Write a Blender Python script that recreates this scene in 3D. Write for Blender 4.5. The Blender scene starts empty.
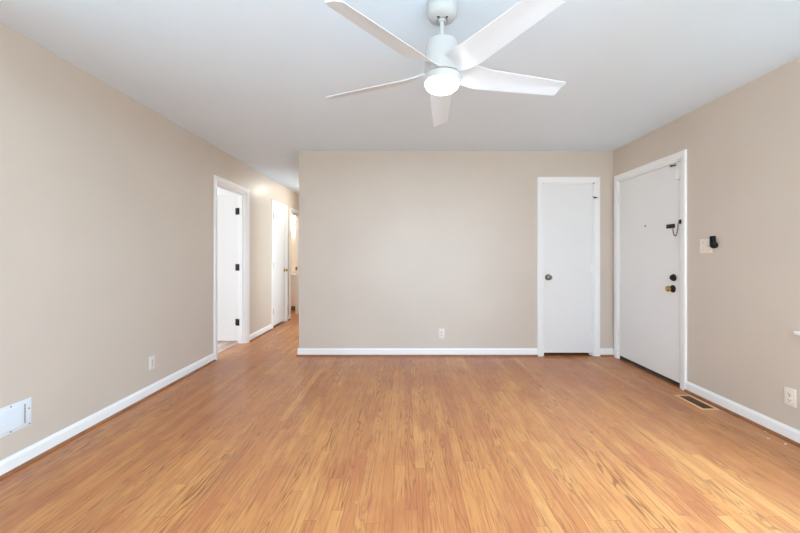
import bpy, bmesh, math, random
from mathutils import Vector, Matrix
PI = math.pi
random.seed(4)
S = bpy.context.scene
COL = S.collection

# ------------------------------------------------------------------ room numbers (metres)
XL, XR = -2.17, 2.48           # left wall, right wall
YF, YB = 4.238, -0.78          # front (far) wall, wall behind the camera
HC = 2.44                      # ceiling
CAMZ = 1.19
XH = -1.262                    # left end of the far wall = right side of the hall
YE = 8.05                      # end of the hall
WT = 0.11                      # wall thickness

# ------------------------------------------------------------------ camera
cam = bpy.data.cameras.new('camera')
camo = bpy.data.objects.new('camera', cam)
COL.objects.link(camo)
camo.location = (0, 0, CAMZ)
camo.rotation_euler = (PI/2, 0, 0)
cam.sensor_width = 36
cam.lens = 36*356/800
cam.shift_x = -5/800
cam.shift_y = -10.5/800
cam.clip_start = 0.02
S.camera = camo

# ------------------------------------------------------------------ world, daylight, exposure
S.view_settings.view_transform = 'Standard'
S.view_settings.look = 'None'
S.view_settings.exposure = 0.11
S.view_settings.gamma = 1
S.view_settings.use_curve_mapping = False
S.cycles.use_denoising = True
S.cycles.max_bounces = 12
S.cycles.diffuse_bounces = 8
S.cycles.sample_clamp_indirect = 6

w = bpy.data.worlds.new('world')
S.world = w
w.use_nodes = True
wn = w.node_tree
sky = wn.nodes.new('ShaderNodeTexSky')
sky.sky_type = 'HOSEK_WILKIE'
sky.turbidity = 6
sky.sun_direction = (-0.4, 0.5, 0.75)
tint = wn.nodes.new('ShaderNodeMix'); tint.data_type = 'RGBA'; tint.blend_type = 'MULTIPLY'      # bluish overcast
tint.inputs[0].default_value = 1.0; tint.inputs[7].default_value = (0.9, 1.09, 1.27, 1)
wn.links.new(sky.outputs[0], tint.inputs[6]); wn.links.new(tint.outputs[2], wn.nodes['Background'].inputs[0])
wn.nodes['Background'].inputs[1].default_value = 7.2

def area(name, loc, rot, sx, sy, power, color=(1, 1, 1), spread=PI):
    l = bpy.data.lights.new(name, 'AREA')
    l.shape = 'RECTANGLE'; l.size = sx; l.size_y = sy
    l.energy = power; l.color = color; l.spread = spread
    o = bpy.data.objects.new(name, l); COL.objects.link(o)
    o.location = loc; o.rotation_euler = rot
    return o
DAY = (0.86, 0.94, 1.0)
W1 = (0.05, 2.10, 0.71, 2.12)        # window in the right wall: y0, y1, z0, z1
W3 = (-0.50, 1.20, 0.71, 2.12)       # unseen window added for light in the left wall: y0, y1, z0, z1
W2 = (-0.9, 2.1, 0.66, 2.14)       # unseen window added for light behind the camera: x0, x1, z0, z1
area('daylight_right_window', (XR + 1.0, (W1[0]+W1[1])/2, 2.35), (0, PI/2 - math.radians(32), 0), 1.8, 2.6, 335, (0.66, 0.97, 1.20))
area('added_back_fill', ((W2[0]+W2[1])/2, YB - 0.20, (W2[2]+W2[3])/2), (PI/2, 0, 0), W2[1]-W2[0], W2[3]-W2[2], 118, (0.86, 1.04, 1.17))  # lamp of the added back window, fills the room with light
area('added_left_fill', (XL - 0.2, (W3[0]+W3[1])/2, (W3[2]+W3[3])/2), (0, -PI/2, 0), W3[3]-W3[2], W3[1]-W3[0], 40, (0.72, 1.0, 1.2))  # lamp of the added left window, lifts the right wall
area('daylight_bedroom_window', (-4.93, 4.0, 1.5), (0, -PI/2, 0), 1.3, 1.5, 42, (0.96, 1.0, 1.05))
area('added_hall_fill', (-0.25, 5.75, 1.3), (0, PI/2, 0), 1.5, 1.2, 33, (0.78, 0.96, 1.08))  # unseen lamp added to brighten the hall through its doorway

# ------------------------------------------------------------------ materials
def mat(name, color, rough=0.5, metal=0.0, spec=0.5, emit=None, estr=0):
    m = bpy.data.materials.new(name); m.use_nodes = True
    b = m.node_tree.nodes['Principled BSDF']
    b.inputs['Base Color'].default_value = (*color, 1)
    b.inputs['Roughness'].default_value = rough
    b.inputs['Metallic'].default_value = metal
    b.inputs['Specular IOR Level'].default_value = spec
    if emit:
        b.inputs['Emission Color'].default_value = (*emit, 1)
        b.inputs['Emission Strength'].default_value = estr
    return m

class NB:
    """small helper for node graphs"""
    def __init__(s, m): s.t = m.node_tree; s.b = s.t.nodes['Principled BSDF']
    def n(s, typ, **kw):
        x = s.t.nodes.new(typ)
        for k, v in kw.items(): setattr(x, k, v)
        return x
    def l(s, a, b): s.t.links.new(a, b)
    def put(s, sock, v):
        if isinstance(v, (int, float)): sock.default_value = v
        elif isinstance(v, tuple): sock.default_value = v
        else: s.l(v, sock)
    def math(s, op, a, b=0.0, c=None):
        x = s.n('ShaderNodeMath', operation=op)
        s.put(x.inputs[0], a); s.put(x.inputs[1], b)
        if c is not None: s.put(x.inputs[2], c)
        return x.outputs[0]
    def comb(s, x, y, z=0.0):
        c = s.n('ShaderNodeCombineXYZ')
        s.put(c.inputs[0], x); s.put(c.inputs[1], y); s.put(c.inputs[2], z)
        return c.outputs[0]
    def noise(s, vec, scale=1.0, detail=2.0, rough=0.5, dist=0.0):
        x = s.n('ShaderNodeTexNoise')
        s.l(vec, x.inputs['Vector'])
        x.inputs['Scale'].default_value = scale; x.inputs['Detail'].default_value = detail
        x.inputs['Roughness'].default_value = rough; x.inputs['Distortion'].default_value = dist
        return x.outputs['Fac']
    def white(s, vec):
        x = s.n('ShaderNodeTexWhiteNoise', noise_dimensions='3D'); s.l(vec, x.inputs['Vector'])
        return x.outputs['Value']
    def ramp(s, fac, stops):
        r = s.n('ShaderNodeValToRGB'); s.l(fac, r.inputs[0])
        e = r.color_ramp.elements
        while len(e) < len(stops): e.new(0.5)
        for i, (p, c) in enumerate(stops):
            e[i].position = p; e[i].color = (*c, 1) if len(c) == 3 else c
        return r.outputs[0]
    def smooth(s, v, a, b):
        m = s.n('ShaderNodeMapRange', interpolation_type='SMOOTHSTEP')
        s.put(m.inputs[0], v); m.inputs[1].default_value = a; m.inputs[2].default_value = b
        return m.outputs[0]
    def mix(s, fac, a, b, mode='MIX'):
        x = s.n('ShaderNodeMix', data_type='RGBA', blend_type=mode)
        s.put(x.inputs[0], fac)
        for i, v in ((6, a), (7, b)):
            if isinstance(v, tuple): x.inputs[i].default_value = (*v, 1)
            else: s.l(v, x.inputs[i])
        return x.outputs[2]
    def pos(s): return s.n('ShaderNodeNewGeometry').outputs['Position']
    def bump(s, h, strength, dist):
        b = s.n('ShaderNodeBump'); b.inputs['Strength'].default_value = strength
        b.inputs['Distance'].default_value = dist
        s.l(h, b.inputs['Height']); s.l(b.outputs[0], s.b.inputs['Normal'])

def paint(name, c, rough, spec=0.5, var=0.025, bumpd=0.0006, bs=0.15):
    m = mat(name, c, rough, 0, spec)
    k = NB(m); p = k.pos()
    n1 = k.noise(p, 1.7, 3)
    lo = tuple(x*(1-var) for x in c); hi = tuple(min(1, x*(1+var)) for x in c)
    k.l(k.ramp(n1, [(0.3, lo), (0.7, hi)]), k.b.inputs['Base Color'])
    k.bump(k.noise(p, 160, 2), bs, bumpd)
    return m

def srgb(r, g, b):
    f = lambda v: (v/255/12.92) if v <= 10 else ((v/255+0.055)/1.055)**2.4
    return (f(r), f(g), f(b))

M = {}
M['wall'] = paint('beige satin wall paint', srgb(206, 192, 177), 0.40, 0.5)
M['bath_wall'] = paint('cream bathroom paint', srgb(240, 230, 214), 0.4)
M['white_wall'] = paint('white bedroom paint', srgb(240, 240, 240), 0.5)
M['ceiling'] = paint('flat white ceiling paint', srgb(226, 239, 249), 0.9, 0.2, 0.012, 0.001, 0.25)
M['trim'] = paint('white semi gloss trim paint', srgb(240, 238, 235), 0.3, 0.5, 0.008, 0.0003, 0.1)
M['door'] = paint('white door paint', srgb(232, 230, 227), 0.35, 0.5, 0.01, 0.0004, 0.12)
M['fan'] = mat('white fan enamel', srgb(220, 226, 231), 0.4)
M['fan_darkened'] = mat('darkened fan enamel', srgb(188, 184, 180), 0.45)  # blade enamel darkened in colour to offset window light on the body
M['fan_gap'] = mat('dark seam', srgb(60, 60, 62), 0.6)
M['globe'] = mat('lit frosted globe', (1, 1, 1), 0.3, emit=(0.95, 1.0, 0.97), estr=12)
M['plate'] = mat('ivory switch plastic', srgb(234, 222, 208), 0.3)
M['plate_white'] = mat('white wall plate plastic', srgb(228, 218, 208), 0.3)
M['slot'] = mat('dark slot', srgb(35, 32, 30), 0.7)
M['black'] = mat('black plastic', srgb(16, 15, 15), 0.5, 0, 0.25)
M['black_metal'] = mat('black hinge metal', srgb(40, 38, 37), 0.4, 0.6)
M['nickel'] = mat('aged nickel', srgb(150, 142, 130), 0.25, 1.0)
M['brass'] = mat('polished brass', srgb(196, 160, 96), 0.22, 1.0)
M['bronze'] = mat('dark bronze', srgb(52, 46, 42), 0.35, 0.8)
M['chain'] = mat('dark chain metal', srgb(80, 76, 74), 0.35, 0.9)
M['vent_brass'] = mat('tan register enamel', srgb(228, 184, 140), 0.35, 0.3)
M['vent_fin'] = mat('brown register fins', srgb(120, 88, 60), 0.45, 0.4)
M['vent_dark'] = mat('duct darkness', srgb(24, 18, 14), 0.8)
M['register'] = mat('white register enamel', srgb(228, 232, 236), 0.35)
M['screw'] = mat('screw metal', srgb(130, 130, 132), 0.35, 0.8)
M['dark'] = mat('unlit closet interior', srgb(60, 55, 50), 0.9)  # closet shade put into a dark base colour
M['rubber'] = mat('dark door sweep', srgb(50, 44, 40), 0.7)
M['threshold'] = mat('walnut threshold', srgb(92, 60, 40), 0.4)
M['ground'] = mat('lawn outside', srgb(112, 124, 86), 0.9)
M['fleck'] = mat('white paint chip', srgb(238, 234, 228), 0.6)
M['lamp'] = mat('lit hall glass', (1, 1, 1), 0.3, emit=(1.0, 0.98, 0.92), estr=46)
M['vanity_lamp'] = mat('lit vanity glass', (1, 1, 1), 0.3, emit=(1, 0.93, 0.82), estr=45)
M['marble'] = mat('white vanity top', srgb(244, 242, 238), 0.2)

m = bpy.data.materials.new('window glass'); m.use_nodes = True
t = m.node_tree; t.nodes.remove(t.nodes['Principled BSDF'])
lw = t.nodes.new('ShaderNodeLayerWeight'); lw.inputs['Blend'].default_value = 0.5
pw5 = t.nodes.new('ShaderNodeMath'); pw5.operation = 'POWER'; pw5.inputs[1].default_value = 5
t.links.new(lw.outputs['Facing'], pw5.inputs[0])
fr = t.nodes.new('ShaderNodeMath'); fr.operation = 'MULTIPLY_ADD'; fr.inputs[1].default_value = 0.7; fr.inputs[2].default_value = 0.03
t.links.new(pw5.outputs[0], fr.inputs[0])
tr = t.nodes.new('ShaderNodeBsdfTransparent'); gl = t.nodes.new('ShaderNodeBsdfGlossy'); gl.inputs['Roughness'].default_value = 0.02
mx = t.nodes.new('ShaderNodeMixShader')
t.links.new(fr.outputs[0], mx.inputs[0]); t.links.new(tr.outputs[0], mx.inputs[1]); t.links.new(gl.outputs[0], mx.inputs[2])
t.links.new(mx.outputs[0], t.nodes['Material Output'].inputs[0])
M['glass'] = m

def wood_floor(name, palette, grain_dark, pw=0.057):
    m = mat(name, (0.5, 0.3, 0.15), 0.34, 0, 0.5)
    k = NB(m)
    sep = k.n('ShaderNodeSeparateXYZ'); k.l(k.pos(), sep.inputs[0])
    x, y = sep.outputs[0], sep.outputs[1]
    u = k.math('DIVIDE', x, pw)
    i = k.math('FLOOR', u)
    fu = k.math('FRACT', u)
    r1 = k.white(k.comb(i, 3.3, 1.7))
    blen = k.math('MULTIPLY_ADD', k.white(k.comb(i, 9.1, 4.2)), 0.8, 0.7)
    v = k.math('ADD', k.math('DIVIDE', y, blen), k.math('MULTIPLY', r1, 17.0))
    j = k.math('FLOOR', v)
    fv = k.math('FRACT', v)
    rb = k.white(k.comb(i, j, 0.5))
    rb2 = k.white(k.comb(i, j, 7.5))
    rb3 = k.white(k.comb(i, j, 13.5))
    base = k.ramp(rb, palette)
    # contours of a stretched noise field: cathedral grain
    gx = k.math('ADD', k.math('MULTIPLY', x, 16.0), k.math('MULTIPLY', rb2, 90.0))
    gy = k.math('ADD', k.math('MULTIPLY', y, 1.1), k.math('MULTIPLY', rb3, 50.0))
    field = k.noise(k.comb(gx, gy, k.math('MULTIPLY', rb, 30.0)), 1.0, 1.5, 0.45)
    ring = k.math('SINE', k.math('MULTIPLY', field, 100.0))
    ring = k.smooth(ring, 0.1, 0.98)
    amp = k.smooth(rb2, 0.25, 1.0)
    fine = k.noise(k.comb(k.math('MULTIPLY', x, 120.0), k.math('ADD', k.math('MULTIPLY', y, 4.0), k.math('MULTIPLY', rb2, 40.0)), 0.0), 1.0, 3, 0.6)
    streak = k.noise(k.comb(k.math('MULTIPLY', x, 55.0), k.math('ADD', k.math('MULTIPLY', y, 1.6), k.math('MULTIPLY', rb3, 40.0)), rb), 1.0, 2, 0.6)
    gfac = k.math('MULTIPLY', k.math('MULTIPLY', ring, amp), 0.78)
    ffac = k.math('MULTIPLY', k.smooth(fine, 0.50, 0.70), 0.7)
    c = k.mix(gfac, base, grain_dark)
    c = k.mix(ffac, c, grain_dark)
    c = k.mix(k.math('MULTIPLY', k.smooth(streak, 0.5, 0.8), 0.4), c, srgb(216, 156, 97))
    # broad tonal drift of an old finish
    big = k.noise(k.pos(), 0.9, 3, 0.55)
    c = k.mix(k.math('MULTIPLY', k.smooth(big, 0.40, 0.66), 0.45), c, srgb(182, 112, 70))
    med = k.noise(k.comb(k.math('MULTIPLY', x, 6.0), k.math('MULTIPLY', y, 2.2), 11.0), 1.0, 4, 0.6)
    c = k.mix(k.math('MULTIPLY', k.smooth(med, 0.45, 0.68), 0.62), c, srgb(172, 102, 66))
    dk = k.noise(k.comb(k.math('MULTIPLY', x, 58.0), k.math('MULTIPLY', y, 4.0), k.math('MULTIPLY', rb, 9.0)), 1.0, 4, 0.65)
    c = k.mix(k.math('MULTIPLY', k.smooth(dk, 0.55, 0.74), 0.62), c, srgb(136, 80, 50))
    # worn, scuffed spots
    wear = k.noise(k.comb(k.math('MULTIPLY', x, 5.0), k.math('MULTIPLY', y, 3.0), 4.0), 1.0, 6, 0.7)
    c = k.mix(k.math('MULTIPLY', k.smooth(wear, 0.66, 0.78), 0.4), c, srgb(226, 198, 170))
    spots = k.noise(k.comb(k.math('MULTIPLY', x, 28.0), k.math('MULTIPLY', y, 20.0), 8.0), 1.0, 3, 0.6)
    c = k.mix(k.math('MULTIPLY', k.smooth(spots, 0.71, 0.76), 0.6), c, srgb(232, 214, 194))
    # joints
    e1 = k.math('MINIMUM', fu, k.math('SUBTRACT', 1.0, fu))
    seam = k.math('SUBTRACT', 1.0, k.smooth(e1, 0.008, 0.03))
    e2 = k.math('MULTIPLY', k.math('MINIMUM', fv, k.math('SUBTRACT', 1.0, fv)), blen)
    butt = k.math('SUBTRACT', 1.0, k.smooth(e2, 0.0005, 0.0022))
    joint = k.math('MAXIMUM', seam, butt)
    c = k.mix(k.math('MULTIPLY', joint, 0.42), c, srgb(100, 60, 36))
    k.l(c, k.b.inputs['Base Color'])
    rr = k.noise(k.pos(), 6, 4, 0.6)
    k.l(k.math('MULTIPLY_ADD', rr, 0.16, 0.25), k.b.inputs['Roughness'])
    k.bump(k.math('SUBTRACT', 1.0, joint), 0.12, 0.0004)
    return m
OAK = [(0.0, srgb(188, 120, 73)), (0.25, srgb(197, 131, 78)), (0.6, srgb(202, 137, 81)), (0.9, srgb(206, 143, 85)), (1.0, srgb(213, 153, 93))]
M['oak'] = wood_floor('worn oak strip floor', OAK, srgb(132, 79, 46))
M['pale_floor'] = wood_floor('pale plank floor', [(0, srgb(214, 200, 186)), (1, srgb(236, 226, 214))], srgb(196, 178, 160), 0.12)
def stained(name, c):
    m = mat(name, c, 0.35)
    k = NB(m); sep = k.n('ShaderNodeSeparateXYZ'); k.l(k.pos(), sep.inputs[0])
    n1 = k.noise(k.pos(), 9, 3)
    k.l(k.ramp(n1, [(0.3, tuple(v*0.75 for v in c)), (0.7, tuple(v*1.15 for v in c))]), k.b.inputs['Base Color'])
    return m
M['shoe'] = stained('oak shoe moulding', srgb(150, 94, 60))

# ------------------------------------------------------------------ mesh helpers
def bx(bm, x0, x1, y0, y1, z0, z1, bev=0.0, seg=2):
    if x1 < x0: x0, x1 = x1, x0
    if y1 < y0: y0, y1 = y1, y0
    mt = Matrix.Translation(((x0+x1)/2, (y0+y1)/2, (z0+z1)/2)) @ Matrix.Diagonal((x1-x0, y1-y0, z1-z0, 1))
    r = bmesh.ops.create_cube(bm, size=1, matrix=mt)
    if bev > 0:
        vs = set(r['verts'])
        es = [e for e in bm.edges if e.verts[0] in vs and e.verts[1] in vs]
        bmesh.ops.bevel(bm, geom=es, offset=bev, segments=seg, affect='EDGES', profile=0.5)

def lathe(bm, prof, axis='Z', at=(0, 0, 0), n=40):
    """prof: (radius, height) pairs, turned round an axis; -Y axis: height runs out of the wall"""
    rings = []
    for r, h in prof:
        if r < 1e-6: pts = [(0, 0, h)]
        else: pts = [(r*math.cos(2*PI*i/n), r*math.sin(2*PI*i/n), h) for i in range(n)]
        out = []
        for p in pts:
            if axis == 'Z': q = p
            elif axis == '-Y': q = (p[0], -p[2], p[1])
            elif axis == 'X': q = (p[2], p[0], p[1])
            out.append(bm.verts.new((q[0]+at[0], q[1]+at[1], q[2]+at[2])))
        rings.append(out)
    for a, b in zip(rings, rings[1:]):
        for i in range(n):
            j = (i+1) % n
            if len(a) == 1 and len(b) == 1: continue
            if len(a) == 1: bm.faces.new((a[0], b[j], b[i]))
            elif len(b) == 1: bm.faces.new((a[i], a[j], b[0]))
            else: bm.faces.new((a[i], a[j], b[j], b[i]))
    for e in (rings[0], rings[-1]):
        if len(e) > 2: bm.faces.new(e)

def sweep(bm, prof, path):
    """prof: list of (a, b); path: list of functions (a, b) -> point; consecutive rings are joined"""
    rings = [[bm.verts.new(f(a, b)) for a, b in prof] for f in path]
    n = len(prof)
    for r, s in zip(rings, rings[1:]):
        for i in range(n):
            bm.faces.new((r[i], r[(i+1) % n], s[(i+1) % n], s[i]))
    bm.faces.new(rings[0]); bm.faces.new(rings[-1])

def tube(bm, pts, r, n=10, closed=False):
    pts = [Vector(p) for p in pts]
    rings = []
    N = len(pts)
    for i, p in enumerate(pts):
        if closed: d = pts[(i+1) % N] - pts[i-1]
        else: d = pts[min(i+1, N-1)] - pts[max(i-1, 0)]
        q = d.to_track_quat('Z', 'Y')
        rings.append([bm.verts.new(p + q @ Vector((r*math.cos(2*PI*j/n), r*math.sin(2*PI*j/n), 0))) for j in range(n)])
    prs = list(zip(rings, rings[1:])) + ([(rings[-1], rings[0])] if closed else [])
    for a, b in prs:
        for j in range(n):
            bm.faces.new((a[j], a[(j+1) % n], b[(j+1) % n], b[j]))
    if not closed:
        bm.faces.new(rings[0]); bm.faces.new(rings[-1])

def obj(name, bm, material, parent=None, loc=(0, 0, 0), rotz=0.0, smooth=False):
    bmesh.ops.recalc_face_normals(bm, faces=bm.faces)
    me = bpy.data.meshes.new(name); bm.to_mesh(me); bm.free()
    me.materials.append(material)
    o = bpy.data.objects.new(name, me); COL.objects.link(o)
    o.location = loc; o.rotation_euler = (0, 0, rotz)
    if parent: o.parent = parent
    if smooth:
        for p in me.polygons: p.use_smooth = True
        try: me.set_sharp_from_angle(angle=math.radians(35))
        except Exception: pass
    return o

def tag(o, label, cat, kind=None, group=None):
    o['label'] = label; o['category'] = cat
    if kind: o['kind'] = kind
    if group: o['group'] = group
    return o

def thing(name, label, cat, loc=(0, 0, 0), rotz=0.0, group=None, kind=None):
    o = bpy.data.objects.new(name, None); COL.objects.link(o)
    o.empty_display_size = 0.1
    o.location = loc; o.rotation_euler = (0, 0, rotz)
    return tag(o, label, cat, kind, group)

def boxes(*bs):
    bm = bmesh.new()
    for b in bs: bx(bm, *b)
    return bm

def part(name, material, parent, *bs, smooth=False):
    return obj(name, boxes(*bs), material, parent, smooth=smooth)

# local frame of anything on a wall: +X to the right as one faces the wall, -Y out of it
ROT = {'front': 0.0, 'left': PI/2, 'right': -PI/2}
def on_wall(side, u, z=0.0):
    if side == 'front': return (u, YF, z)
    if side == 'left': return (XL, u, z)
    return (XR, u, z)

# ------------------------------------------------------------------ shell
D1 = (4.10, 4.87)       # bedroom doorway in the left wall (y)
D2 = (5.835, 6.477)     # hall closet
D3 = (6.745, 7.42)      # bathroom doorway
D4 = (1.637, 2.252)     # closet in the far wall (x)
D5 = (3.195, 4.135)     # entry door in the right wall (y)
DH = 2.045              # head of the openings
XLB = XL - WT

def shell(name, material, label, *bs):
    o = obj(name, boxes(*bs), material)
    return tag(o, label, name.split('_')[0], 'structure')

BX0, BX1, BY0, BY1 = -5.0, XLB, 2.6, 5.55          # bedroom
TX0, TX1, TY0, TY1 = -4.2, XLB, 6.6, 8.36          # bathroom
shell('floor', M['oak'], 'worn honey oak strip floor running the length of the room',
      (XLB, XR + 0.15, YB - 0.15, YF + 0.75, -0.1, 0), (XLB, XH + WT, YF + 0.75, YE + 0.1, -0.1, 0), (TX0, XLB, TY0, TY1, -0.1, 0))
shell('floor_bedroom', M['pale_floor'], 'pale plank floor glimpsed through the open doorway on the left',
      (BX0, XLB, BY0, BY1, -0.1, 0.003))
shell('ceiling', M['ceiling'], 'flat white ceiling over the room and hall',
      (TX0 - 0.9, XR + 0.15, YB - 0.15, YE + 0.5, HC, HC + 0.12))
shell('wall_left', M['wall'], 'long beige wall on the left with three doorways',
      (XLB, XL, YB - 0.15, W3[0], 0, HC), (XLB, XL, W3[0], W3[1], 0, W3[2]), (XLB, XL, W3[0], W3[1], W3[3], HC), (XLB, XL, W3[1], D1[0], 0, HC), (XLB, XL, D1[0], D1[1], DH, HC), (XLB, XL, D1[1], D2[0], 0, HC),
      (XLB, XL, D2[0], D2[1], DH, HC), (XLB, XL, D2[1], D3[0], 0, HC), (XLB, XL, D3[0], D3[1], DH, HC), (XLB, XL, D3[1], YE, 0, HC))
shell('wall_front', M['wall'], 'beige far wall facing the camera with narrow closet door',
      (XH, D4[0], YF, YF + WT, 0, HC), (D4[0], D4[1], YF, YF + WT, DH + 0.02, HC), (D4[1], XR + 0.15, YF, YF + WT, 0, HC))
shell('wall_right', M['wall'], 'beige wall on the right with the entry door',
      (XR, XR + 0.15, YB, W1[0], 0, HC), (XR, XR + 0.15, W1[0], W1[1], 0, W1[2]), (XR, XR + 0.15, W1[0], W1[1], W1[3], HC),
      (XR, XR + 0.15, W1[1], D5[0], 0, HC), (XR, XR + 0.15, D5[0], D5[1], DH + 0.02, HC), (XR, XR + 0.15, D5[1], YF, 0, HC))
shell('wall_back', M['wall'], 'beige wall behind the camera with an added wide window',
      (XL, W2[0], YB - 0.15, YB, 0, HC), (W2[0], W2[1], YB - 0.15, YB, 0, W2[2]), (W2[0], W2[1], YB - 0.15, YB, W2[3], HC), (W2[1], XR + 0.15, YB - 0.15, YB, 0, HC))
shell('wall_hall', M['wall'], 'beige right side and end of the hall behind the far wall',
      (XH, XH + WT, YF + WT, 5.3, 0, HC), (XH, XH + WT, 5.3, 6.15, DH, HC), (XH, XH + WT, 6.15, YE, 0, HC), (XLB, XH + WT, YE, YE + 0.1, 0, HC))  # doorway gap added so the unseen side room lights the hall
shell('wall_closet', M['dark'], 'unlit lining of the narrow closet behind the far wall',
      (D4[0] - 0.3, XR + 0.15, YF + 0.75, YF + 0.8, 0, HC), (D4[0] - 0.35, D4[0] - 0.3, YF + WT, YF + 0.8, 0, HC), (XR + 0.1, XR + 0.15, YF + WT, YF + 0.75, 0, HC))
shell('wall_linen', M['dark'], 'unlit lining of the hall closet on the left',
      (XLB - 0.65, XLB - 0.6, D2[0] - 0.1, D2[1] + 0.1, 0, HC), (XLB - 0.6, XLB, D2[0] - 0.15, D2[0] - 0.1, 0, HC), (XLB - 0.6, XLB, D2[1] + 0.1, D2[1] + 0.12, 0, HC))
shell('wall_bedroom', M['white_wall'], 'white walls of the bedroom beyond the left doorway',
      (BX0 - 0.1, BX0, BY0, BY1, 0, HC), (BX0 - 0.1, BX1, BY1, BY1 + 0.08, 0, HC), (BX0 - 0.1, BX1, BY0 - 0.1, BY0, 0, HC))
shell('wall_bathroom', M['bath_wall'], 'cream walls of the bathroom at the end of the hall',
      (TX0 - 0.1, TX0, TY0, TY1, 0, HC), (TX0 - 0.1, TX1, TY1, TY1 + 0.1, 0, HC), (TX0 - 0.1, XLB - 0.62, TY0 - 0.01, TY0, 0, HC), (XLB - 0.62, TX1, TY0, TY0+.02, 0, HC))
shell('wall_side_room', M['white_wall'], 'white walls of an added unseen side room that lights the hall', (0.0, 0.1, YF + 0.8, 6.8, 0, HC), (XH + WT, 0.0, 6.7, 6.8, 0, HC), (XH + WT, 0.1, YF + WT, YF + WT + 0.1, 0, HC), (0.0, 0.1, YF + WT + 0.1, YF + 0.8, 0, HC))  # room added only to bring light into the hall
shell('floor_side_room', M['oak'], 'oak floor of the added unseen side room off the hall', (XH + WT, 0.1, YF + 0.75, 6.8, -0.1, 0))
tag(obj('ground', boxes((-30, 30, -40, 40, -0.7, -0.5)), M['ground']), 'green lawn outside the house', 'ground', 'structure')

# ------------------------------------------------------------------ windows
def window(name, label, loc, rotz, width, z0, z1, lights):
    """local: x along the wall centred, -y into the room; the sill and casing stand on the room face"""
    o = thing(name, label, 'window', loc, rotz, kind='structure')
    h = width/2
    part('window_frame', M['trim'], o, (-h, -h + 0.04, 0.03, 0.13, z0, z1), (h - 0.04, h, 0.03, 0.13, z0, z1), (-h + 0.04, h - 0.04, 0.03, 0.13, z0, z0 + 0.04), (-h + 0.04, h - 0.04, 0.03, 0.13, z1 - 0.04, z1))
    ww = (width - 0.08)/lights
    for k in range(lights):
        a = -h + 0.04 + k*ww; b = a + ww
        zm = (z0 + z1)/2
        f = part('sash', M['trim'], o, (a, a + 0.03, 0.06, 0.1, z0 + 0.04, z1 - 0.04), (b - 0.03, b, 0.06, 0.1, z0 + 0.04, z1 - 0.04), (a + 0.03, b - 0.03, 0.06, 0.1, z0 + 0.04, z0 + 0.08), (a + 0.03, b - 0.03, 0.06, 0.1, z1 - 0.08, z1 - 0.04), (a + 0.03, b - 0.03, 0.06, 0.1, zm - 0.02, zm + 0.02))
        part('pane', M['glass'], f, (a + 0.03, b - 0.03, 0.078, 0.082, z0 + 0.08, zm - 0.02), (a + 0.03, b - 0.03, 0.078, 0.082, zm + 0.02, z1 - 0.08))
    part('window_sill', M['trim'], o, (-h - 0.135, h + 0.135, -0.045, 0.0, z0 - 0.012, z0 + 0.012, 0.006), (-h, h, 0, 0.03, z0 - 0.0, z0 + 0.012))
    part('apron', M['trim'], o, (-h - 0.05, h + 0.05, -0.014, 0.0, z0 - 0.075, z0 - 0.012, 0.003))
    part('casing', M['trim'], o, (-h - 0.06, -h, -0.016, 0, z0 + 0.012, z1 + 0.06, 0.003), (h, h + 0.06, -0.016, 0, z0 + 0.012, z1 + 0.06, 0.003), (-h, h, -0.016, 0, z1, z1 + 0.06, 0.003))
    return o
window('window_1', 'white window on the right wall whose sill tip enters the frame', (XR, (W1[0]+W1[1])/2, 0), -PI/2, W1[1]-W1[0], W1[2], W1[3], 2)
window('window_added_left', 'added unseen white window in the left wall beside the camera', (XL, (W3[0]+W3[1])/2, 0), PI/2, W3[1]-W3[0], W3[2], W3[3], 2)
window('window_added_back', 'added unseen wide white window in the wall behind the camera', ((W2[0]+W2[1])/2, YB, 0), PI, W2[1]-W2[0], W2[2], W2[3], 3)

# ------------------------------------------------------------------ casings, baseboards
CW = 0.065
CAS = [(0.0, 0.0), (0.0, 0.009), (0.004, 0.012), (0.012, 0.0125), (0.016, 0.0155), (0.046, 0.0185), (0.058, 0.0185), (0.063, 0.016), (CW, 0.012), (CW, 0.0)]
def casing(name, label, side, a, b, head, depth=WT, stop=0.040):
    """casing on the room face plus the jamb lining of the opening; a..b along the wall"""
    u0, u1 = (a, b) if side != 'right' else (-b, -a)
    w = (u1 - u0)/2
    mid = (a + b)/2
    path = [lambda p, q: (-w - p, -q, 0), lambda p, q: (-w - p, -q, head + p), lambda p, q: (w + p, -q, head + p), lambda p, q: (w + p, -q, 0)]
    bm = bmesh.new(); sweep(bm, CAS, path)
    o = obj(name, bm, M['trim'], None, on_wall(side, mid), ROT[side])
    tag(o, label, 'door trim', 'structure')
    j = 0.018; s0, s1 = stop, stop + 0.026
    part('door_stop', M['trim'], o, (-w + j - 0.001, -w + j + 0.011, s0, s1, 0, head - j), (w - j - 0.011, w - j + 0.001, s0, s1, 0, head - j), (-w + j, w - j, s0, s1, head - j - 0.011, head - j + 0.001))
    part('jamb', M['trim'], o, (-w - 0.001, -w + j, 0.0, depth, 0, head), (w - j, w + 0.001, 0.0, depth, 0, head), (-w, w, 0.0, depth, head - j, head + 0.001))
    return o
t1 = casing('trim_1', 'white casing around the open bedroom doorway on the left', 'left', *D1, DH, WT, 0.042)
t2 = casing('trim_2', 'white casing around the closed hall closet door', 'left', *D2, DH)
t3 = casing('trim_3', 'white casing around the lit bathroom doorway, farthest in the hall', 'left', *D3, DH, WT, 0.042)
t4 = casing('trim_4', 'white casing around the narrow closet door in the far wall', 'front', *D4, DH + 0.02)
t5 = casing('trim_5', 'white casing around the entry door on the right wall', 'right', *D5, DH + 0.02, 0.13, 0.052)
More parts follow.
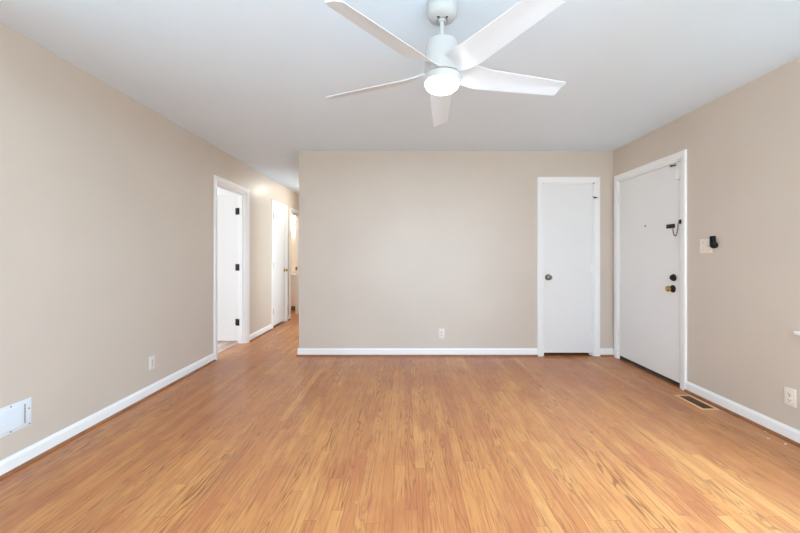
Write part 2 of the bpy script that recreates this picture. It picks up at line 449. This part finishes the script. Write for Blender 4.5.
# strike plate on the far jamb of the bathroom doorway
w3 = (D3[1] - D3[0])/2
bm = bmesh.new(); bx(bm, w3 - 0.022, w3 - 0.017, 0.072, 0.107, 0.90, 0.965, 0.001); obj('strike_plate', bm, M['brass'], t3)

BBP = [(0, 0.0), (0.014, 0.0), (0.014, 0.072), (0.011, 0.080), (0.006, 0.086), (0.004, 0.092), (0, 0.092)]
SHP = [(0, 0.0)] + [(0.017*math.cos(t), 0.019*math.sin(t)) for t in [i*PI/12 for i in range(7)]]
def baseboard(name, label, side, spans, shoe=True):
    bm = bmesh.new(); bs = bmesh.new()
    for a, b in spans:
        if side == 'left': f = lambda u, dn=0: (lambda p, q: (XL + p + dn, u, q))
        elif side == 'right': f = lambda u, dn=0: (lambda p, q: (XR - p - dn, u, q))
        elif side == 'hall': f = lambda u, dn=0: (lambda p, q: (XH - p - dn, u, q))
        elif side == 'back': f = lambda u, dn=0: (lambda p, q: (u, YB + p + dn, q))
        else: f = lambda u, dn=0: (lambda p, q: (u, YF - p - dn, q))
        sweep(bm, BBP, [f(a), f(b)])
        sweep(bs, SHP, [f(a, 0.0135), f(b, 0.0135)])
    o = obj(name, bm, M['trim'])
    tag(o, label, 'baseboard', 'structure')
    obj('shoe_moulding', bs, M['shoe'], o)['label'] = 'wood coloured quarter round at the floor'
    return o
baseboard('baseboard_left', 'white baseboard along the left wall and hall', 'left', [(YB, D1[0] - CW), (D1[1] + CW, D2[0] - CW), (D2[1] + CW, D3[0] - CW), (D3[1] + CW, YE)])
baseboard('baseboard_front', 'white baseboard along the far wall', 'front', [(XH - 0.014, D4[0] - CW), (D4[1] + CW, XR)])
baseboard('baseboard_right', 'white baseboard along the right wall under the switch plate', 'right', [(YB, D5[0] - CW)])
baseboard('baseboard_hall', 'white baseboard round the corner into the hall', 'hall', [(YF - 0.01, 5.3 - CW), (6.15 + CW, YE)])
baseboard('baseboard_back', 'white baseboard on the wall behind the camera', 'back', [(XL, XR)])

# ------------------------------------------------------------------ doors
def hinge(parent, x, z, material, y=-0.004, label=None, h=0.089, r=0.0065, leaf=0.022):
    """knuckle standing proud of the door face with two slim leaves"""
    bm = bmesh.new()
    for k in range(3):
        a = z - h/2 + k*h/3
        lathe(bm, [(0, a + 0.0005), (r, a + 0.001), (r, a + h/3 - 0.001), (0, a + h/3 - 0.0005)], 'Z', (x, y, 0), 14)
    lathe(bm, [(0, z + h/2), (r*0.8, z + h/2), (r*0.9, z + h/2 + 0.004), (0, z + h/2 + 0.007)], 'Z', (x, y, 0), 14)
    bx(bm, x - leaf, x + leaf, y + 0.001, y + 0.004, z - h/2, z + h/2)
    o = obj('hinge', bm, material, parent, smooth=True)
    if label: o['label'] = label
    return o

def knob(parent, x, z, y0, rose, ball, size=0.027, label=None):
    """round knob on a rose, sticking out along -Y from the door face y0"""
    bm = bmesh.new()
    s = size/0.027
    lathe(bm, [(0.0105, 0.006), (0.0105, 0.026), (0.016*s, 0.030), (0.024*s, 0.036), (0.027*s, 0.044), (0.0255*s, 0.053), (0.019*s, 0.059), (0.013*s, 0.0605), (0.012*s, 0.059), (0, 0.059)], '-Y', (x, y0, z), 32)
    o = obj('door_knob', bm, ball, parent, smooth=True)
    bm = bmesh.new()
    lathe(bm, [(0, 0.0), (0.034*s, 0.0), (0.034*s, 0.004), (0.029*s, 0.009), (0.012, 0.011), (0, 0.011)], '-Y', (x, y0, z), 32)
    obj('rose', bm, rose, o, smooth=True)
    if label: o['label'] = label
    return o

# bedroom door, standing open at a right angle inside the bedroom
dr = thing('door_1', 'white flush door standing open inside the left bedroom doorway', 'door', (XLB, D1[1] - 0.002, 0), 0, kind='structure')
dw = D1[1] - D1[0] - 0.05
part('door_leaf', M['door'], dr, (-dw - 0.012, -0.006, 0.014, 0.049, 0.028, DH - 0.022, 0.002))
for z in (0.285, 1.035, 1.80):
    bm = bmesh.new()
    bx(bm, -0.006, 0.024, -0.019, -0.0165, z - 0.045, z + 0.045)      # leaf on the jamb
    bx(bm, -0.04, -0.008, 0.001, 0.0045, z - 0.045, z + 0.045)
    lathe(bm, [(0, z - 0.046), (0.008, z - 0.046), (0.008, z + 0.046), (0, z + 0.05)], 'Z', (-0.009, -0.008, 0), 14)
    obj('hinge', bm, M['black_metal'], dr, smooth=True)['label'] = 'black butt hinge'

# hall closet door
w = (D2[1] - D2[0])/2 - 0.021
dr = thing('door_2', 'white flush closet door, closed, deep in the hall', 'door', on_wall('left', (D2[0]+D2[1])/2), ROT['left'], kind='structure')
part('door_leaf', M['door'], dr, (-w, w, 0.002, 0.037, 0.035, DH - 0.021, 0.002))
hinge(dr, -w - 0.001, 1.846, M['black_metal'], label='dark hinge', y=-0.002)
hinge(dr, -w - 0.001, 1.04, M['nickel'], y=-0.002); hinge(dr, -w - 0.001, 0.27, M['nickel'], y=-0.002)
knob(dr, w - 0.06, 0.937, 0.002, M['brass'], M['brass'], label='brass knob')

# bathroom door, folded back inside the bathroom
dr = thing('door_3', 'white bathroom door folded back inside the farthest hall doorway', 'door', (XLB, D3[0] + 0.002, 0), 0, kind='structure')
part('door_leaf', M['door'], dr, (-0.64, -0.01, -0.04, -0.005, 0.02, DH - 0.022, 0.002))
bm = bmesh.new(); lathe(bm, [(0, 0.0), (0.03, 0.0), (0.012, 0.012), (0.012, 0.03), (0.027, 0.04), (0.02, 0.058), (0, 0.06)], 'Z', (0, 0, 0), 24)
bmesh.ops.rotate(bm, verts=bm.verts, cent=(0, 0, 0), matrix=Matrix.Rotation(-PI/2, 3, 'X')); bmesh.ops.translate(bm, verts=bm.verts, vec=(-0.58, -0.005, 0.93))
obj('door_knob', bm, M['brass'], dr, smooth=True)

# closet door in the far wall
w = (D4[1] - D4[0])/2 - 0.0195
dr = thing('door_4', 'narrow white flush closet door in the far wall', 'door', on_wall('front', (D4[0]+D4[1])/2), 0, kind='structure')
part('door_leaf', M['door'], dr, (-w, w, 0.002, 0.037, 0.038, DH + 0.001, 0.002))
knob(dr, -w + 0.048, 0.937, 0.002, M['nickel'], M['nickel'], 0.03, label='aged metal knob')
for z in (1.86, 1.05, 0.25): hinge(dr, w + 0.001, z, M['trim'], y=-0.002)
bm = bmesh.new()
bx(bm, w + 0.004, w + 0.03, -0.024, -0.018, 1.872, 1.892, 0.001)
tube(bm, [(w - 0.006, -0.012, 1.895), (w + 0.004, -0.021, 1.888), (w + 0.02, -0.026, 1.884), (w + 0.052, -0.028, 1.876)], 0.0042, 10)
obj('latch_hook', bm, M['chain'], dr, smooth=True)['label'] = 'small metal hook latch at the top hinge'

# entry door
w = (D5[1] - D5[0])/2 - 0.0205
c5 = (D5[0]+D5[1])/2
dr = thing('door_5', 'wide white flush entry door with chain and deadbolt, on the right wall', 'door', on_wall('right', c5), ROT['right'], kind='structure')
part('door_leaf', M['door'], dr, (-w, w - 0.005, 0.004, 0.048, 0.04, DH - 0.001, 0.002))
part('door_sweep', M['rubber'], dr, (-w, w, 0.006, 0.046, 0.016, 0.04))
part('threshold', M['threshold'], dr, (-w, w, 0.0, 0.13, 0.0, 0.015, 0.004))
for z in (1.84, 1.05, 0.27): hinge(dr, -w - 0.001, z, M['trim'], y=-0.001)
LX = lambda Y: c5 - Y            # world y -> local x on the right wall
kx = LX(3.30)
knob(dr, kx, 0.886, 0.004, M['bronze'], M['brass'], 0.028, label='brass knob on a dark rose')
bm = bmesh.new()
lathe(bm, [(0, 0), (0.033, 0), (0.033, 0.008), (0.028, 0.016), (0.014, 0.018), (0, 0.018)], '-Y', (kx + 0.012, 0.004, 0.99), 32)
db = obj('deadbolt', bm, M['bronze'], dr, smooth=True); db['label'] = 'round dark deadbolt'
bm = bmesh.new(); bx(bm, kx + 0.008, kx + 0.016, -0.034, -0.012, 0.974, 1.006, 0.003); obj('thumb_turn', bm, M['bronze'], db, smooth=True)
bm = bmesh.new(); lathe(bm, [(0, 0), (0.008, 0), (0.008, 0.004), (0.005, 0.005), (0.004, 0.003), (0, 0.003)], '-Y', (LX(3.68), 0.004, 1.50), 20)
obj('peephole', bm, M['bronze'], dr, smooth=True)
bm = bmesh.new()
cx0, cx1 = LX(3.36), LX(3.255)
bx(bm, cx0 - 0.012, cx1 - 0.02, -0.008, 0.004, 1.449, 1.487, 0.003)
bx(bm, cx0 - 0.004, cx1 - 0.028, -0.013, -0.007, 1.462, 1.472, 0.002)
ch = obj('chain_track', bm, M['bronze'], dr, smooth=True); ch['label'] = 'dark track of the chain lock'
bm = bmesh.new()
jx = w + 0.032
bx(bm, jx - 0.012, jx + 0.012, -0.026, -0.016, 1.478, 1.515, 0.002)
obj('chain_bracket', bm, M['bronze'], ch, smooth=True)
# hanging links from the track end down and up to the bracket
bm = bmesh.new()
P0 = Vector((cx1 - 0.025, -0.016, 1.466)); P1 = Vector((jx - 0.004, -0.032, 1.488))
n = 17
pts = []
for i in range(n + 1):
    t_ = i/n
    p = P0.lerp(P1, t_); p.z -= 0.105*(1 - (2*t_ - 1)**2)**0.8
    pts.append(p)
for i in range(n):
    a, b = pts[i], pts[i+1]; d = (b - a); L = d.length
    q = d.to_track_quat('Z', 'Y'); c = (a + b)/2
    ring = []
    for s in range(14):
        t_ = 2*PI*s/14
        v = Vector((0.0042*math.cos(t_), 0, (L*0.72)*math.sin(t_)))
        if i % 2: v = Vector((0, v.x, v.z))
        ring.append(c + q @ v)
    tube(bm, ring, 0.0016, 6, True)
obj('chain', bm, M['chain'], ch, smooth=True)
# metal arm at the head of the door and a small white contact box on the jamb side
bm = bmesh.new()
bx(bm, LX(3.325), LX(3.262), -0.006, 0.004, 2.019, 2.031, 0.002); tube(bm, [(LX(3.325), -0.006, 2.032), (LX(3.30), -0.011, 2.030), (LX(3.265), -0.013, 2.022)], 0.004, 8)
obj('stay_arm', bm, M['chain'], dr, smooth=True)['label'] = 'small metal arm near the top corner'
bm = bmesh.new(); bx(bm, w - 0.035, w - 0.005, -0.012, 0.004, 1.885, 1.97, 0.003)
obj('contact_sensor', bm, M['trim'], dr, smooth=True)
bm = bmesh.new(); bx(bm, w + 0.003, w + 0.017, -0.012, 0.004, 1.895, 1.96, 0.003)
# (the mating half sits on the casing side of the gap)
obj('sensor_magnet', bm, M['trim'], dr, smooth=True)
shell('wall_light_block', M['white_wall'], 'added backing blocking daylight behind the entry door', (XR + 0.2, XR + 0.25, D5[0] - 0.2, D5[1] + 0.2, 0, HC),  # unseen backing added to keep daylight out of the door gap
      (XR + 0.15, XR + 0.2, D5[0] - 0.2, D5[0] - 0.15, 0, HC), (XR + 0.15, XR + 0.2, D5[1] + 0.15, D5[1] + 0.2, 0, HC))

# ------------------------------------------------------------------ ceiling fan
FX, FY = 0.183, 1.76
fan = thing('ceiling_fan', 'white five-blade ceiling fan with lit round light, hanging from the ceiling', 'ceiling fan', (FX, FY, 0))
bm = bmesh.new()
lathe(bm, [(0, HC), (0.073, HC), (0.073, HC - 0.004), (0.076, HC - 0.006), (0.076, HC - 0.044), (0.074, HC - 0.058), (0.064, HC - 0.074), (0.047, HC - 0.085), (0.030, HC - 0.089), (0.026, HC - 0.080), (0.0, HC - 0.078)])
cn = obj('canopy', bm, M['fan_darkened'], fan, smooth=True)
for sx in (-1, 1):
    bm = bmesh.new()
    lathe(bm, [(0, -0.003), (0.008, -0.003), (0.008, 0.003), (0, 0.003)], '-Y', (sx*0.020, -0.030, HC - 0.083), 14)
    obj('slot', bm, M['slot'], cn)
bm = bmesh.new(); lathe(bm, [(0, HC - 0.078), (0.0115, HC - 0.078), (0.0115, 2.245), (0, 2.245)], n=24)
lathe(bm, [(0, HC - 0.095), (0.017, HC - 0.095), (0.022, HC - 0.084), (0.022, HC - 0.076), (0, HC - 0.076)], n=24)
obj('downrod', bm, M['fan_darkened'], fan, smooth=True)
bm = bmesh.new()
lathe(bm, [(0, 2.262), (0.018, 2.262), (0.020, 2.250), (0.030, 2.248), (0.062, 2.245), (0.075, 2.239), (0.080, 2.226), (0.083, 2.16), (0.086, 2.12), (0.087, 2.086), (0.083, 2.082), (0, 2.082)], n=56)
obj('motor_housing', bm, M['fan_darkened'], fan, smooth=True)
bm = bmesh.new(); lathe(bm, [(0, 2.083), (0.082, 2.083), (0.082, 2.076), (0, 2.076)], n=48)
obj('seam_ring', bm, M['fan_gap'], fan, smooth=True)['label'] = 'dark seam above the light'
bm = bmesh.new(); lathe(bm, [(0, 2.078), (0.086, 2.078), (0.0895, 2.074), (0.0895, 2.046), (0.087, 2.043), (0, 2.043)], n=56)
lk = obj('light_ring', bm, M['fan_darkened'], fan, smooth=True)
bm = bmesh.new(); lathe(bm, [(0, 2.045), (0.084, 2.045), (0.0835, 2.036), (0.079, 2.024), (0.066, 2.013), (0.04, 2.006), (0, 2.004)], n=56)
obj('globe', bm, M['globe'], lk, smooth=True)['label'] = 'lit frosted white light'
def blade_mesh():
    bm = bmesh.new()
    R0, R1 = 0.062, 0.674
    NS, NW = 30, 10
    th = 0.0035
    top, bot = [], []
    for i in range(NS + 1):
        s = i/NS
        r = R0 + (R1 - R0)*s
        wd = 0.098 + 0.034*math.sin(min(1, s/0.25)*PI/2) - 0.036*max(0, (s - 0.2)/0.8)
        if s > 0.97: wd *= 1 - 0.35*((s - 0.97)/0.03)**2*0.35
        pitch = math.radians(19 + 16*max(0, 1 - s/0.30)**1.4)
        zc = 2.086 + 0.028*max(0, 1 - s/0.28)**1.5
        rt, rb = [], []
        for j in range(NW + 1):
            v = j/NW - 0.5
            camber = 0.006*(1 - (2*v)**2)
            yy = v*wd
            z = -yy*math.sin(pitch) + camber + zc
            y = yy*math.cos(pitch)
            rr = r if s < 0.995 else r - 0.012*(v + 0.5)
            e = th*(1 - abs(2*v)**6*0.7)
            rt.append(bm.verts.new((rr, y, z + e))); rb.append(bm.verts.new((rr, y, z - e)))
        top.append(rt); bot.append(rb)
    for i in range(NS):
        for j in range(NW):
            bm.faces.new((top[i][j], top[i+1][j], top[i+1][j+1], top[i][j+1]))
            bm.faces.new((bot[i][j], bot[i][j+1], bot[i+1][j+1], bot[i+1][j]))
        for j in (0, NW):
            bm.faces.new((top[i][j], bot[i][j], bot[i+1][j], top[i+1][j]))
    for i in (0, NS):
        for j in range(NW):
            bm.faces.new((top[i][j], top[i][j+1], bot[i][j+1], bot[i][j]))
    return bm
b0 = obj('blade', blade_mesh(), M['fan'], fan, smooth=True)
A0 = math.radians(85)
b0.rotation_euler = (0, 0, A0)
for kk in range(1, 5):
    b = b0.copy(); COL.objects.link(b); b.parent = fan; b.rotation_euler = (0, 0, A0 + kk*2*PI/5)

# ------------------------------------------------------------------ wall plates
def rounded_plate(bm, wd, ht, th=0.006):
    bx(bm, -wd/2, wd/2, -th, 0, -ht/2, ht/2, 0.0028, 3)
def outlet(label, side, u, z, material):
    o = thing('wall_outlet', label, 'outlet', on_wall(side, u, z), ROT[side], 'duplex wall outlets')
    bm = bmesh.new(); rounded_plate(bm, 0.072, 0.116); obj('cover_plate', bm, material, o, smooth=True)
    bm = bmesh.new(); lathe(bm, [(0, 0.005), (0.003, 0.005), (0.003, 0.0072), (0, 0.0078)], '-Y', n=12); obj('screw', bm, M['screw'], o, smooth=True)
    for s in (-1, 1):
        bm = bmesh.new(); bx(bm, -0.0165, 0.0165, -0.0085, -0.005, s*0.0195 - 0.014, s*0.0195 + 0.014, 0.0034, 3)
        r = obj('receptacle', bm, material, o, smooth=True)
        bm = bmesh.new()
        bx(bm, -0.0078, -0.0052, -0.0092, -0.008, s*0.0195 - 0.003, s*0.0195 + 0.0065); bx(bm, 0.0052, 0.0078, -0.0092, -0.008, s*0.0195 - 0.002, s*0.0195 + 0.0055)
        lathe(bm, [(0, 0.008), (0.003, 0.008), (0.003, 0.0092), (0, 0.0092)], '-Y', (0, 0, s*0.0195 - 0.008), 12)
        obj('slots', bm, M['slot'], r)
    return o
outlet('white wall outlet low on the left wall', 'left', 3.047, 0.278, M['plate_white'])
outlet('small wall outlet low on the far wall', 'front', (441.5-405)/84, 0.268, M['plate_white'])
outlet('ivory wall outlet low on the right wall below the window sill', 'right', 2.29, 0.283, M['plate'])

sw = thing('light_switch', 'ivory double light switch plate beside the entry door', 'light switch', on_wall('right', 2.93, 1.272), ROT['right'])
bm = bmesh.new(); rounded_plate(bm, 0.122, 0.118); obj('switch_plate', bm, M['plate'], sw, smooth=True)
for s in (-1, 1):
    bm = bmesh.new(); bx(bm, s*0.023 - 0.005, s*0.023 + 0.005, -0.0075, -0.005, -0.012, 0.012, 0.001)
    tg = obj('toggle_base', bm, M['plate'], sw)
    bm = bmesh.new(); bx(bm, s*0.023 - 0.0035, s*0.023 + 0.0035, -0.020, -0.006, -0.001, 0.008, 0.0015)
    bmesh.ops.rotate(bm, verts=bm.verts, cent=(0, -0.006, 0), matrix=Matrix.Rotation(math.radians(-20), 3, 'X')); obj('toggle', bm, M['plate'], tg, smooth=True)
    for z in (-0.03, 0.03):
        bm = bmesh.new(); lathe(bm, [(0, 0.005), (0.003, 0.005), (0.003, 0.0070), (0, 0.0078)], '-Y', (s*0.023, 0, z), 12); obj('screw', bm, M['screw'], sw, smooth=True)
# black gadget over the corner of the plate: a tall block with a rounded swelling at its lower end
gd = thing('wall_sensor', 'small black plastic device on the wall at corner of light switch plate', 'device', on_wall('right', 2.845, 1.30), ROT['right'])
bm = bmesh.new(); bx(bm, -0.026, 0.016, -0.028, -0.008, -0.034, 0.050, 0.006, 3); obj('body', bm, M['black'], gd, smooth=True)
bm = bmesh.new(); lathe(bm, [(0, 0.001), (0.022, 0.001), (0.025, 0.008), (0.025, 0.026), (0.020, 0.034), (0.010, 0.037), (0, 0.037)], '-Y', (0.006, 0, -0.024), 32); obj('lens_cap', bm, M['black'], gd, smooth=True)

# ------------------------------------------------------------------ registers
vt = thing('wall_register', 'white metal air register low on the left wall', 'air vent', on_wall('left', 1.886, 0.293), ROT['left'])
bm = bmesh.new()
bx(bm, -0.18, 0.18, -0.004, 0.0, -0.079, 0.079, 0.002)
bx(bm, -0.162, 0.128, -0.010, -0.003, -0.060, 0.060, 0.003)
obj('face_plate', bm, M['register'], vt, smooth=True)
for i in range(9):
    z = -0.050 + i*0.0125
    bm = bmesh.new(); bx(bm, -0.155, 0.120, -0.0110, -0.0095, z - 0.0046, z + 0.0042, 0.0012)
    obj('louver', bm, M['register'], vt)
for i in range(10):
    z = -0.050 + i*0.011
    bm = bmesh.new(); bx(bm, 0.139, 0.147, -0.0046, -0.0036, z - 0.0028, z + 0.0028); obj('slot', bm, M['slot'], vt)
for x_, z_ in ((0.0, 0.07), (0.07, 0.069), (0.07, -0.069), (0.165, 0.02), (0.168, -0.069), (-0.165, 0.0)):
    bm = bmesh.new(); lathe(bm, [(0, 0.003), (0.0042, 0.003), (0.0042, 0.0052), (0, 0.0062)], '-Y', (x_, 0, z_), 12); obj('screw', bm, M['screw'], vt, smooth=True)

fv = thing('floor_register', 'tan metal floor register let into oak near the entry door', 'floor vent', (2.362, 2.891, 0.0))
bm = bmesh.new()
P = [(0.0, 0.0), (0.0, 0.003), (0.004, 0.0055), (0.024, 0.0055), (0.026, 0.004), (0.026, 0.0)]
wx, wy = 0.070, 0.15
cs = [(-1, -1), (1, -1), (1, 1), (-1, 1)]
rings = [[bm.verts.new((sx*(wx - p), sy*(wy - p), q + 0.0005)) for p, q in P] for sx, sy in cs]
for i in range(4):
    a, b = rings[i], rings[(i+1) % 4]
    for j in range(len(P)):
        bm.faces.new((a[j], a[(j+1) % len(P)], b[(j+1) % len(P)], b[j]))
obj('frame', bm, M['vent_brass'], fv)
part('duct_shade', M['vent_dark'], fv, (-wx + 0.02, wx - 0.02, -wy + 0.02, wy - 0.02, 0.0002, 0.0012))  # flat dark sheet standing in for shade inside the register
for i in range(24):
    y_ = -wy + 0.030 + i*(2*wy - 0.060)/23
    bm = bmesh.new(); bx(bm, -wx + 0.022, wx - 0.022, y_ - 0.0012, y_ + 0.0012, 0.0012, 0.0045); obj('fin', bm, M['vent_fin'] , fv)
bm = bmesh.new(); bx(bm, -0.002, 0.002, -wy + 0.02, wy - 0.02, 0.0012, 0.005); obj('fin_bar', bm, M['vent_fin'], fv)

# ------------------------------------------------------------------ hall and bathroom fittings
hl = thing('hall_light', 'round flush ceiling light in the hall behind the far wall', 'ceiling light', (-1.62, 6.45, HC))
bm = bmesh.new(); lathe(bm, [(0, 0), (0.125, 0), (0.125, -0.018), (0.12, -0.02), (0, -0.02)]); obj('base', bm, M['fan'], hl, smooth=True)
bm = bmesh.new(); lathe(bm, [(0, -0.018), (0.115, -0.018), (0.118, -0.03), (0.105, -0.06), (0.07, -0.082), (0, -0.09)]); obj('globe', bm, M['lamp'], hl, smooth=True)

bl = thing('bathroom_fill', 'added unseen round ceiling light brightening the bathroom vanity', 'ceiling light', (-3.0, 7.2, HC))  # unseen fixture added to brighten the vanity front and bathroom floor
bm = bmesh.new(); lathe(bm, [(0, 0), (0.125, 0), (0.125, -0.018), (0.12, -0.02), (0, -0.02)]); obj('base', bm, M['fan'], bl, smooth=True)
bm = bmesh.new(); lathe(bm, [(0, -0.018), (0.115, -0.018), (0.118, -0.03), (0.105, -0.06), (0.07, -0.082), (0, -0.09)]); obj('globe', bm, M['vanity_lamp'], bl, smooth=True)

vn = thing('bathroom_vanity', 'white vanity cabinet glimpsed through the lit bathroom doorway', 'vanity', (-2.80, 7.80, 0))
part('cabinet', M['door'], vn, (-0.44, 0.44, 0.0, 0.55, 0.09, 0.76))
part('toe_kick', M['screw'], vn, (-0.43, 0.43, 0.03, 0.55, 0.0, 0.09))['label'] = 'grey recessed toe kick'
part('counter_top', M['marble'], vn, (-0.455, 0.455, -0.02, 0.555, 0.76, 0.79, 0.005))
for sx in (-1, 1):
    d_ = part('door', M['trim'], vn, (sx*0.22 - 0.2, sx*0.22 + 0.2, -0.018, 0.0, 0.13, 0.56, 0.003), (sx*0.22 - 0.14, sx*0.22 + 0.14, -0.021, -0.016, 0.19, 0.50, 0.003))
    bm = bmesh.new(); lathe(bm, [(0.004, 0.016), (0.005, 0.03), (0.012, 0.036), (0.009, 0.044), (0, 0.045)], '-Y', (sx*0.05, 0, 0.5), 16); obj('knob', bm, M['brass'], d_, smooth=True)
part('drawer_front', M['trim'], vn, (-0.42, 0.42, -0.018, 0.0, 0.59, 0.73, 0.003))
vl = thing('vanity_light', 'warm glowing wall light above the bathroom vanity', 'wall light', (-2.66, TY1, 1.97))
part('back_plate', M['brass'], vl, (-0.25, 0.25, -0.03, 0, -0.05, 0.05, 0.004))
for x_ in (-0.17, 0.0, 0.17):
    bm = bmesh.new(); lathe(bm, [(0.02, 0.025), (0.03, 0.03), (0.055, 0.06), (0.06, 0.09), (0.045, 0.125), (0, 0.14)], '-Y', (x_, 0, 0), 24)
    obj('globe', bm, M['vanity_lamp'], vl, smooth=True)

# ------------------------------------------------------------------ paint chips on the floor by the right baseboard
def chip(label, x_, y_, r, n, rz):
    bm = bmesh.new()
    top = [bm.verts.new((r*(0.6 + 0.5*random.random())*math.cos(2*PI*i/n), 0.55*r*(0.6 + 0.5*random.random())*math.sin(2*PI*i/n), 0.0016)) for i in range(n)]
    f = bm.faces.new(top)
    e = bmesh.ops.extrude_face_region(bm, geom=[f]); bmesh.ops.translate(bm, verts=[v for v in e['geom'] if isinstance(v, bmesh.types.BMVert)], vec=(0, 0, -0.0014))
    o = obj('paint_chip', bm, M['fleck'], None, (x_, y_, 0.0002), rz)
    tag(o, label, 'paint chip', group='paint chips by the right baseboard')
chip('white paint chip on floor, nearest the camera, below the right outlet', 2.41, 2.253, 0.014, 7, 0.4)
chip('thin pale paint chip on floor, middle of the three, by right baseboard', 2.37, 2.322, 0.012, 6, 2.0)
chip('tiny pale paint chip on floor, farthest along the right baseboard', 2.44, 2.41, 0.010, 6, 1.1)
